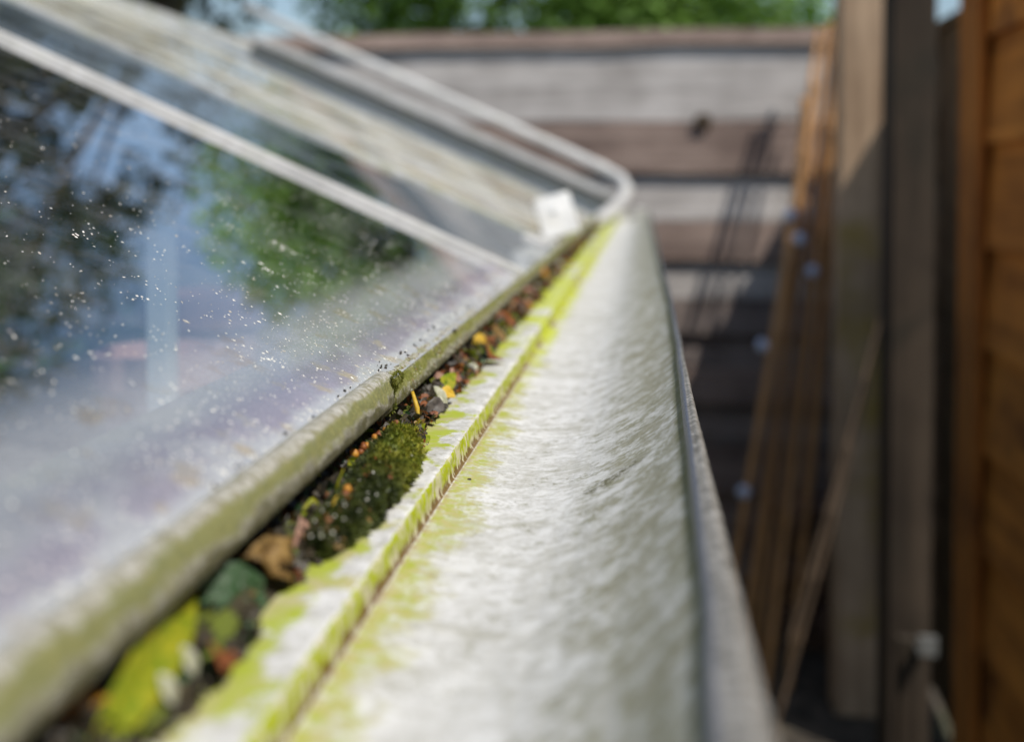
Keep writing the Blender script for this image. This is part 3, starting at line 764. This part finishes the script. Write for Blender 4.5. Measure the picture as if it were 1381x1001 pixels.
leaf('leaf', ath(322, 800, .0945), .021, .0060, (62, 20, 60), LF['green'], 'rounded dark green leaf with pale dots beside the black hollow', fold=.3, curl=.6, tip=.8, wav=.4)
leaf('leaf', ath(378, 762, .0945), .024, .0058, (58, 35, 78), LF['tan'], 'golden brown leaf between the dark green leaf and the moss', fold=.45, curl=.6, tip=.9, wav=.6)
leaf('leaf', ath(412, 722, .0945), .016, .0045, (50, -30, 100), LF['pink'], 'crumpled pinkish brown leaf scrap behind the golden brown leaf', curl=.9, fold=.5)
leaf('leaf', ath(425, 690, .0945), .011, .0035, (60, 10, 80), LF['lime'], 'small lime leaf scrap touching the dark end of the moss', curl=.6)
leaf('leaf', ath(257, 893, .0945), .007, .0014, (60, 70, 30), LF['pale'], 'pale cream husk, upper of two by the yellow-green leaf', 'husk', 'pale husks in the near debris', curl=.3)
leaf('leaf', ath(228, 932, .0945), .007, .0014, (60, 70, 40), LF['pale'], 'pale cream husk, lower of two by the yellow-green leaf', 'husk', 'pale husks in the near debris', curl=.3)
leaf('leaf', ath(300, 882, .0945), .014, .003, (30, 10, 120), LF['rust'], 'reddish leaf sliver on the shelf edge by the black hollow', curl=.4)
leaf('leaf', ath(600, 520, .0945), .024, .0038, (40, -25, 70), LF['lime'], 'sunlit green leaf leaning just beyond the moss', curl=.3)
leaf('leaf', ath(588, 548, .0945), .011, .0034, (60, -20, 60), LF['grey'], 'grey withered leaf beside the yellow pine needle', curl=.6, tip=.5)
leaf('leaf', ath(596, 536, .0945), .012, .0022, (60, 60, 30), LF['pale'], 'white husk on the green leaf beyond the moss', 'husk', 'pale husks beyond the moss', curl=.3)
leaf('leaf', ath(614, 508, .0945), .012, .0045, (50, -20, 90), LF['pink'], 'pale pink leaf scrap beyond the sunlit green leaf', curl=.6)
leaf('leaf', ath(606, 530, .0945), .010, .003, (50, 10, 60), LF['yellow'], 'little yellow flake under the pale pink leaf scrap', curl=.5)
leaf('leaf', ath(650, 467, .0945), .015, .0072, (60, -10, 70), LF['yellow'], 'bright yellow rounded leaf in the middle of the debris', curl=.4, tip=.5)
leaf('leaf', ath(664, 478, .0945), .016, .006, (45, 15, 100), LF['rust'], 'rust red leaf just below the bright yellow leaf', curl=.7)
leaf('leaf', ath(680, 434, .0945), .018, .007, (50, -25, 50), LF['rust'], 'rust brown leaf above the bright yellow leaf', curl=.6)
leaf('leaf', ath(672, 450, .0945), .014, .006, (60, -25, 80), LF['tan'], 'tan leaf between the yellow leaf and the rust brown leaf', curl=.6)
leaf('leaf', ath(700, 412, .0945), .026, .009, (50, 20, 80), LF['rust'], 'large curled rust leaf half way along the debris', curl=.8)
leaf('leaf', ath(712, 398, .0945), .022, .008, (45, -20, 60), LF['pink'], 'faded pinkish leaf behind the large curled rust leaf', curl=.5)
leaf('leaf', ath(735, 376, .0945), .024, .011, (60, 0, 70), LF['orange'], 'orange leaf, last one before the debris fades out', curl=.4, tip=.6)
# pine needle
nd = MB(); a = ath(564, 574, .0965); b = a+Vector((-.0032, .004, .0125)); nd.tube([a, a.lerp(b, .5)+Vector((.0008, 0, 0)), b], [.0007, .0010, .0006], 7)
tag(nd.build('pine_needle', LF['yellow'], smooth=True), 'golden pine needle standing upright under the strip joint', 'pine needle')

# moss cushion ---------------------------------------------------------------
def moss(name, spine, label, nb, bl, tipf):
    root = thing(name, label, 'moss', spine[0][0]); m = MB(); seg = 48; rows = []
    N_ = 160
    def ev(t_):
        k = t_*(len(spine)-1); i = min(len(spine)-2, int(k)); f = k-i; f = f*f*(3-2*f)*.5+f*.5
        return spine[i][0].lerp(spine[i+1][0], f), spine[i][1]*(1-f)+spine[i+1][1]*f, spine[i][2]*(1-f)+spine[i+1][2]*f
    P = []
    for i in range(N_):
        t_ = i/(N_-1); c, a_, b_ = ev(t_); e = math.sqrt(max(0, 1-(2*t_-1)**6))
        row = []
        for j in range(seg):
            q_ = 2*math.pi*j/seg; n_ = Vector((math.cos(q_), 0, math.sin(q_)))
            p = c+Vector((n_.x*a_*e, 0, n_.z*b_*e)); d = 1+.6*fb(p.x*210, p.y*210, p.z*210, 4)
            p = c+(p-c)*d; row.append(p)
        P.append(row); m.v += [tuple(p) for p in row]
    for i in range(N_-1):
        for j in range(seg): k = (j+1) % seg; m.f.append((i*seg+j, i*seg+k, (i+1)*seg+k, (i+1)*seg+j)); m.mi.append(0)
    bo_ = m.build('moss_body', M['moss'], root, smooth=True); set_tip(bo_, tipf)
    bl_ = MB()
    for _ in range(nb):
        i = random.randrange(1, N_-1); j = random.randrange(0, seg); p = P[i][j].lerp(P[i-1][j], random.random()); c = ev(i/(N_-1))[0]
        d = (p-c).normalized(); 
        if d.z < -.6: continue
        fl_ = Vector((.25, -.75, .05+.3*nz(p.x*200, p.y*200))); dr = (d*.75+fl_*.45+Vector((random.gauss(0, .5), random.gauss(0, .5), random.gauss(0, .5)))).normalized()
        l = bl*random.uniform(.5, 1.4); sd = Matrix.Rotation(random.uniform(0, 6.28), 3, dr) @ dr.orthogonal().normalized()
        w_ = l*.13; bl_.quad(p-d*.0003, p+dr*l*.45+sd*w_, p+dr*l, p+dr*l*.45-sd*w_)
    bb = bl_.build('moss_shoots', M['moss'], root); bb['kind'] = 'stuff'; set_tip(bb, tipf)
    return root
A = [ath(425, 742, .0965), ath(455, 715, .096), ath(487, 680, .096), ath(512, 648, .0955), ath(532, 618, .0955), ath(546, 596, .0955)]
def tipf(v):
    # brighter yellow-green at the far cushion and along the shelf side
    k = max(0, min(1, (v.y-.345)/.012))*max(0, min(1, .3+1.8*nz(v.x*200, v.y*200, v.z*200)+ (v.z-(H0-.096))*60))
    e = max(0, min(1, (v.x+.0865+.02*(.37-v.y))/.004))*max(0, min(1, (v.y-.30)/.03))*.6
    return min(1, k+e+.05)
moss('moss_cushion', [(A[0], .0040, .004), (A[1], .0048, .005), (A[2], .0062, .0056), (A[3], .0072, .006), (A[4], .0078, .0072), (A[5], .0062, .0085)],
     'dark green shaggy moss cushion spilling onto the gutter shelf below the strip joint', 34000, .0019, tipf)
mc = MB()
for k in range(900):
    t_ = random.random(); i_ = min(4, int(t_*5)); f_ = t_*5-i_; c = A[i_].lerp(A[i_+1], f_)
    a_ = random.uniform(-.3, 3.3); rr = random.uniform(.92, 1.12)*(.0045+.0035*t_)
    c = c+Vector((math.cos(a_)*rr*1.0, random.gauss(0, .002), math.sin(a_)*rr)); e = Euler((random.random()*3, random.random()*3, random.random()*3)).to_matrix(); L = random.uniform(.0003, .0011)
    mc.quad(*[c+e@Vector(q_)*L for q_ in ((-1, 0, 0), (-.2, .6, .2), (.9, .3, 0), (1, -.2, .1), (0, -.5, .2))], mi=random.choices((0, 1, 2, 3), (6, 3, 1.2, .5))[0])
tag(mc.build('moss_crumbs', [LF['dark'], LF['tan'], LF['rust'], LF['pale']]), 'dark and brown crumbs caught in the shaggy moss', 'crumbs', kind='stuff')
# orange bud scales on the moss
def scales(px, py, Y, n, spread, label):
    c = ath(px, py, Y); t_ = thing('bud_scale_cluster', label, 'bud scales', c, 'rusty bud scales stuck in the moss')
    for k in range(n):
        bm = bmesh.new(); bmesh.ops.create_icosphere(bm, subdivisions=2, radius=random.uniform(.0010, .0017))
        for v in bm.verts: v.co = Vector((v.co.x*1.1, v.co.y*.8, v.co.z*1.1))*(1+.5*fb(v.co.x*700+k, v.co.y*700, v.co.z*700, 2))
        me = bpy.data.meshes.new('bud_scale'); bm.to_mesh(me); bm.free(); me.materials.append(LF['orange' if k % 3 == 0 else 'rust'])
        me.polygons.foreach_set('use_smooth', [True]*len(me.polygons))
        o = bpy.data.objects.new('bud_scale', me); C.objects.link(o); o.parent = t_; f = (k+.5)/n-.5
        o.location = (spread[0]*f+random.gauss(0, .0006), spread[1]*f, spread[2]*f+random.gauss(0, .0006))
scales(507, 592, .090, 12, (.008, .030, .003), 'rusty orange row of bud scales in the shadow above the moss')
scales(466, 668, .0905, 4, (.001, .006, .004), 'small brown bud scale knot on the near end of the moss')
for (px, py, Y, L, mt, lb) in ((456, 655, .090, .010, 'lime', 'short yellow-green shoot standing on the near end of the moss'), (449, 685, .0915, .007, 'yellow', 'little yellow seed lying on the dark end of the moss')):
    leaf('seed', ath(px, py, Y), L, .0011, (0, -75, 20), LF[mt], lb, 'seed', 'seeds in the moss', curl=.1, fold=.6)
wh = MB()
for _ in range(28):
    t_ = random.random(); c = A[0].lerp(A[2], t_)+Vector((random.gauss(.002, .0035), random.gauss(0, .006), random.gauss(.0058, .0012)))
    r = random.uniform(.00008, .00024); wh.box(c, (r, r, r*1.6), Euler((random.random()*3, random.random()*3, 0)).to_matrix())
tag(wh.build('white_grit', M['fleck']), 'white frosty grit sprinkled over the near end of the moss', 'grit', kind='stuff')

# ------------------------------------------------------------------ back fence
BY = 3.5
bf = thing('back_fence', 'weathered horizontal board fence, sunlit at the top, closing the passage behind the gutter', 'fence', (0, BY, 0))
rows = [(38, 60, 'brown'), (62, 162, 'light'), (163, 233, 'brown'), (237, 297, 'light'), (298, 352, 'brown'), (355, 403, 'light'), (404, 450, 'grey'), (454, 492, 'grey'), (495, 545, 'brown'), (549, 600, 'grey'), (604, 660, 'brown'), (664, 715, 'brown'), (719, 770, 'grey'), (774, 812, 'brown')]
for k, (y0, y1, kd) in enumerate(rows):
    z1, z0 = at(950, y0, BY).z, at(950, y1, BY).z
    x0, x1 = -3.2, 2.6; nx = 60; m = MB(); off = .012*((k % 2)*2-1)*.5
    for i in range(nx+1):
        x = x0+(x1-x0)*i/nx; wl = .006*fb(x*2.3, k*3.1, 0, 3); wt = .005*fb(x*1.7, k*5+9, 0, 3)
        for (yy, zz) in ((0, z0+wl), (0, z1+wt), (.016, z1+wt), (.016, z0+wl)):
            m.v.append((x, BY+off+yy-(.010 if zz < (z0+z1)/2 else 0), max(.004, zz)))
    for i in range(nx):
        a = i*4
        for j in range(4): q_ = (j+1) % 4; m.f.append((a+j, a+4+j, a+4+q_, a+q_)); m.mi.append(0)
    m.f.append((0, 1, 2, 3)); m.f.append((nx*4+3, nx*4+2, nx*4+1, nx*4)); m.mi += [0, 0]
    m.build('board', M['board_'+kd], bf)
bx_ = MB()
for x in (-1.4, .45, 2.2): MB().box((x, BY+.075, .98), (.045, .045, .98)).build('post', M['post_dark'], bf, bevel=.004)
zt = at(950, 40, BY).z
MB().box((-.3, BY+.026, zt/2-.01), (2.9, .002, zt/2-.014)).build('backing_panel', M['rail_wood'], bf)
kn = at(948, 164, BY-.02); mk = MB()
mk.tube([kn, kn+Vector((0, -.006, 0))], [.030, .022], 12); mk.build('knot', M['post_dark'], bf)

# ------------------------------------------------------------------ side fences
def close_board(name, X, y0, y1, top, label, bw=.125, mat='orange_board', rail_side=1):
    f = thing(name, label, 'fence', (X, (y0+y1)/2, 0)); y = y0; k = 0
    shared = None
    while y < y1-.01:
        me = MB(); j = random.uniform(-.004, .004)
        me.v = [(X, y, .03), (X+.006, y+bw+.012, .03), (X+.018, y+bw+.012, .03), (X+.012, y, .03), (X, y, top+j), (X+.006, y+bw+.012, top+j), (X+.018, y+bw+.012, top+j), (X+.012, y, top+j)]
        me.v = [(a+(.009 if k % 2 else 0), b, c) for a, b, c in me.v]
        me.f = [(0, 3, 2, 1), (4, 5, 6, 7), (0, 1, 5, 4), (1, 2, 6, 5), (2, 3, 7, 6), (3, 0, 4, 7)]; me.mi = [0]*6
        me.build('board', M[mat], f, bevel=.0015); y += bw; k += 1
    MB().box((X+.012, (y0+y1)/2, top+.018), (.022, (y1-y0)/2, .011)).build('capping', M[mat], f)
    for z in (.35, 1.1, top-.25):
        if z < top: MB().box((X+.055, (y0+y1)/2, z), (.022, (y1-y0)/2, .035)).build('rail', M['rail_wood'], f)
    return f
sf = thing('side_fence', 'tall orange-brown lapped board fence at the right edge, in shade', 'fence', (.605, 0, 0))
k = 0; z = .06; TOPZ = H0+.885
while z < TOPZ-.02:
    h = min(.185, TOPZ-z); m = MB(); nx = 40
    for i in range(nx+1):
        y = -1.9+3.90*i/nx; wv = .006*fb(y*1.9, k*4.3, 0, 3)
        for (xx, zz) in ((.611, z-.022+wv), (.627, z+h), (.635, z+h), (.625, z-.022+wv)): m.v.append((xx, y, zz))
    for i in range(nx):
        a = i*4
        for j in range(4): q_ = (j+1) % 4; m.f.append((a+j, a+q_, a+4+q_, a+4+j)); m.mi.append(0)
    m.f.append((0, 1, 2, 3)); m.f.append((nx*4+3, nx*4+2, nx*4+1, nx*4)); m.mi += [0, 0]
    m.build('board', M['orange_lap'], sf); z += .185; k += 1
MB().box((.602, 1.975, TOPZ/2), (.008, .055, TOPZ/2)).build('batten', M['orange_board'], sf, bevel=.002)
for y in (-1.85, .1): MB().box((.602, y, TOPZ/2), (.008, .055, TOPZ/2)).build('batten', M['orange_board'], sf, bevel=.002)
MB().box((.620, .05, TOPZ+.012), (.026, 1.98, .011)).build('capping', M['orange_board'], sf, bevel=.002)
MB().box((.655, .05, TOPZ/2), (.006, 1.95, TOPZ/2-.01)).build('backing_panel', M['rail_wood'], sf)
close_board('side_fence', .80, 2.45, 3.44, H0+.40, 'low dark board fence behind the two grey posts', mat='rail_wood')
def post(name, xa, xb, Y, d, top, mat, label):
    a, b = at(xa, 242, Y).x, at(xb, 242, Y).x
    t_ = MB(); t_.box(((a+b)/2, Y+d/2, top/2), ((b-a)/2, d/2, top/2))
    o = t_.build(name, M[mat], None, bevel=.004); return tag(o, label, 'post', 'old fence posts on the right')
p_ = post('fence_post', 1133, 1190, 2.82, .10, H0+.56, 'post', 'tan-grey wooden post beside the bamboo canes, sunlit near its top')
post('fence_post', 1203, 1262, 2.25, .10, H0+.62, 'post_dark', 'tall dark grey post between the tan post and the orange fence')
# small things low down
sb = thing('post_bracket', 'small pale metal bracket glinting at the foot of the dark post', 'bracket', at(1251, 872, 2.1))
MB().box(at(1251, 872, 2.1), (.018, .004, .020)).build('plate', M['bracket_metal'], sb, bevel=.002)
MB().box(at(1251, 872, 2.1)+Vector((0, .040, -.018)), (.014, .040, .003)).build('foot', M['bracket_metal'], sb, bevel=.001)
st_ = MB(); a = at(1225, 860, 2.15); st_.box((a.x, a.y, a.z/2), (.022, .012, a.z/2))
tag(st_.build('wooden_stake', M['post_dark'], bevel=.003), 'short brown stake in front of the dark post', 'stake')
# brick pier
pier = thing('brick_stack', 'low stack of old dark bricks behind the bamboo canes', 'bricks', (.52, 3.28, 0))
bm_ = None; zc = 0; top = at(1085, 700, 3.2).z; k = 0
while zc < top:
    for c_ in range(2):
        wx = .1025 if k % 2 else .2; 
        for (cx, hw) in (([(.52+(c_-.5)*.112, .051)]) if k % 2 else ([(.52, .104)] if c_ == 0 else [])):
            m = MB(); m.box((cx+random.uniform(-.004, .004), 3.26+random.uniform(-.004, .004), zc+.032), (hw, .05 if not k % 2 else .1, .031), Matrix.Rotation(random.uniform(-.03, .03), 3, 'Z'))
            m.build('brick', M['brick'], pier, bevel=.003)
    zc += .075 if True else 0; k += 1
# bamboo canes
def cane(p_top, p_bot, r, mat, label, cap=None, ties=()):
    g_ = 'bamboo canes leaning in the passage'
    a, b = Vector(p_bot), Vector(p_top)
    if a.z > .0: a = a+(a-b)*(a.z/(b.z-a.z))
    a.z = 0; t_ = thing('bamboo_cane', label, 'bamboo cane', a, g_)
    L = (b-a).length; pts = []; rad = []; n_ = int(L/.16)
    for i in range(n_):
        f = i/n_
        for (df, rr) in ((0, 1.0), (.42/n_, .96), (.9/n_, 1.0), (.94/n_, 1.25), (.98/n_, 1.05)):
            ff = f+df; bow = math.sin(ff*3.14)*.012; pts.append(a.lerp(b, ff)+Vector((bow, 0, 0))); rad.append(r*rr*(1-.25*ff))
    m = MB(); m.tube(pts, rad, 8); m.build('stalk', M[mat], t_, smooth=True)
    for (px, py, Y) in ties:
        c = at(px, py, Y-.02); bm = bmesh.new(); bmesh.ops.create_icosphere(bm, subdivisions=2, radius=.018)
        for v in bm.verts: v.co.z *= 1.1
        me = bpy.data.meshes.new('cap'); bm.to_mesh(me); bm.free(); me.transform(Matrix.Translation(c))
        link_mesh('cap', me, M['cap_grey'], t_, smooth=True)
CY = 3.08
cane(at(1104, 40, CY+.28), at(1030, 500, CY), .0115, 'cane', 'thick tan bamboo cane with its grey cap just where the sunlight stops', ties=((1066, 290, 3.05),))
cane(at(1118, 30, CY+.28), at(1048, 520, CY), .0105, 'cane', 'tan bamboo cane carrying the second grey cap from the top', ties=((1078, 322, 3.04),))
cane(at(1134, 20, CY+.28), at(1078, 520, CY), .011, 'cane', 'tan bamboo cane carrying the third grey cap from the top', ties=((1096, 366, 3.04),))
cane(at(1098, 110, CY+.1), at(1014, 600, CY-.1), .0105, 'cane', 'tan bamboo cane with a grey cap below the middle of the fence', ties=((1028, 466, 2.96),))
cane(at(1088, 200, CY), at(998, 690, CY-.15), .010, 'cane', 'brown bamboo cane nearest the gutter, with the lowest grey cap', ties=((1003, 664, 2.9),))
cane(at(1128, 10, CY+.29), at(1062, 560, CY+.05), .010, 'cane', 'plain tan bamboo cane without a cap in the middle of the bundle')
cane(at(1084, 130, CY+.1), at(1036, 640, CY+.1), .011, 'cane', 'plain tan bamboo cane without a cap on the gutter side of the bundle')
cane(at(1122, 170, CY+.1), at(1084, 660, CY+.12), .012, 'cane', 'short reddish bamboo cane at the back of the bundle, hardly leaning')
cane(at(1141, 60, CY+.27), at(1096, 560, CY+.03), .010, 'cane', 'plain tan bamboo cane without a cap, closest to the tan-grey post')
cane(at(1212, 325, 2.6), at(1100, 720, 2.55), .008, 'cane_old', 'thin faded cane leaning against the dark post')
cane(at(1206, 350, 2.7), at(1108, 730, 2.62), .007, 'cane_old', 'thinnest faded cane, just behind the one leaning on the dark post')

# ------------------------------------------------------------------ trees beyond the fences (seen mostly mirrored in the glass)
def tree(name, base, trunk_h, crowns, n, size, mat, label, lean=(0, 0), gap=-.02):
    t_ = thing(name, label, 'tree', base); b = Vector(base); m = MB()
    top = b+Vector((lean[0], lean[1], trunk_h)); m.tube([b, b.lerp(top, .5)+Vector((.08, 0, 0)), top], [.22, .15, .09], 10)
    for (c, r) in crowns: m.tube([top-Vector((0, 0, .6)), top.lerp(Vector(c), .5)+Vector((0, 0, .15)), Vector(c)], [.07, .045, .015], 6)
    m.build('trunk', M['bark'], t_, smooth=True)
    lf = MB(); tot = sum(r[0]*r[1]*r[2] for _, r in crowns)
    for (c, r) in crowns:
        for _ in range(int(n*r[0]*r[1]*r[2]/tot)):
            d = Vector((random.gauss(0, 1), random.gauss(0, 1), random.gauss(0, 1))).normalized()*random.random()**.6*1.12
            p = Vector(c)+Vector((d.x*r[0], d.y*r[1], d.z*r[2]))
            if fb(p.x*.9, p.y*.9, p.z*.9, 3) < gap: continue
            e = Euler((random.uniform(-1, 1), random.uniform(-1, 1), random.random()*6.28)).to_matrix(); s = size*random.uniform(.6, 1.3)
            lf.quad(*[p+e@Vector(q_)*s for q_ in ((-1, 0, 0), (0, .45, .1), (1, 0, 0), (0, -.45, .1))])
    lf.build('crown', mat, t_)
tree('broadleaf_tree', (-4.6, 9.4, 0), 3.0, [((-5.0, 9.3, 4.2), (2.0, 1.5, 1.5)), ((-4.2, 9.0, 5.9), (1.6, 1.4, 1.4)), ((-6.2, 9.6, 5.6), (1.9, 1.5, 1.9)), ((-3.4, 9.4, 6.7), (.9, 1.0, .8)), ((-6.5, 9.5, 3.2), (1.8, 1.4, 1.3)), ((-4.3, 9.2, 7.5), (1.7, 1.3, 1.2)), ((-3.5, 9.2, 5.2), (.7, 1.0, .7))],
     34000, .09, M['tree_dark'], 'tall dark broadleaf tree beyond the fence, mirrored in the roof glass')
tree('garden_tree', (-1.5, 8.0, 0), 1.8, [((-1.75, 8, 3.3), (.85, .8, .9)), ((-.9, 8, 3.25), (1.0, .9, .95)), ((.2, 8.2, 2.9), (1.0, .9, .9)), ((-2.0, 8.1, 2.4), (.7, .8, .9)), ((1.1, 8.3, 2.4), (.8, .8, .7)), ((-.3, 8.1, 2.5), (1.2, .9, .9))],
     26000, .06, M['tree_green'], 'bushy bright green tree beyond the back fence, mirrored beside the dark tree', gap=-.38)
# tomato-like plants inside the greenhouse
for k, (x, y, h, lb) in enumerate(((-1.15, 1.3, 1.5, 'leafy green plant under the far roof slope of the greenhouse'), (-1.35, 2.2, 1.55, 'leafy green plant in the far back corner of the greenhouse'), (-.45, 2.35, 1.25, 'leafy green plant by the gable end inside the greenhouse'))):
    t_ = thing('potted_plant', lb, 'plant', (x, y, 0), 'plants growing inside the greenhouse'); m = MB(); m.tube([(x, y, 0), (x+.02, y, h*.6), (x, y+.02, h)], [.012, .01, .005], 6); m.build('stem', M['stem'], t_)
    lf = MB()
    for _ in range(1500):
        z = random.uniform(.15, 1)*h; a = random.random()*6.28; rr = random.random()**.5*.24; p = Vector((x+rr*math.cos(a), y+rr*math.sin(a), z))
        e = Euler((random.uniform(-1, 1), random.uniform(-1, 1), a)).to_matrix(); s = random.uniform(.02, .045)
        lf.quad(*[p+e@Vector(q_)*s for q_ in ((-1, 0, 0), (0, .5, .1), (1, 0, 0), (0, -.5, .1))])
    lf.build('leaves', M['tree_green'], t_)
hd = MB()
for _ in range(14000):
    p = Vector((random.uniform(-26, 26), random.uniform(17, 19), random.random()**.8*(3.0+.8*math.sin(_*.37))))
    p.z = random.random()*(2.6+.9*nz(p.x*.35, 2)); e = Euler((random.uniform(-1, 1), random.uniform(-1, 1), random.random()*6.28)).to_matrix(); s = random.uniform(.12, .26)
    hd.quad(*[p+e@Vector(q_)*s for q_ in ((-1, 0, 0), (0, .5, .1), (1, 0, 0), (0, -.5, .1))])
tag(hd.build('hedge', M['tree_dark']), 'long dark hedge far behind the garden trees', 'hedge', kind='stuff')
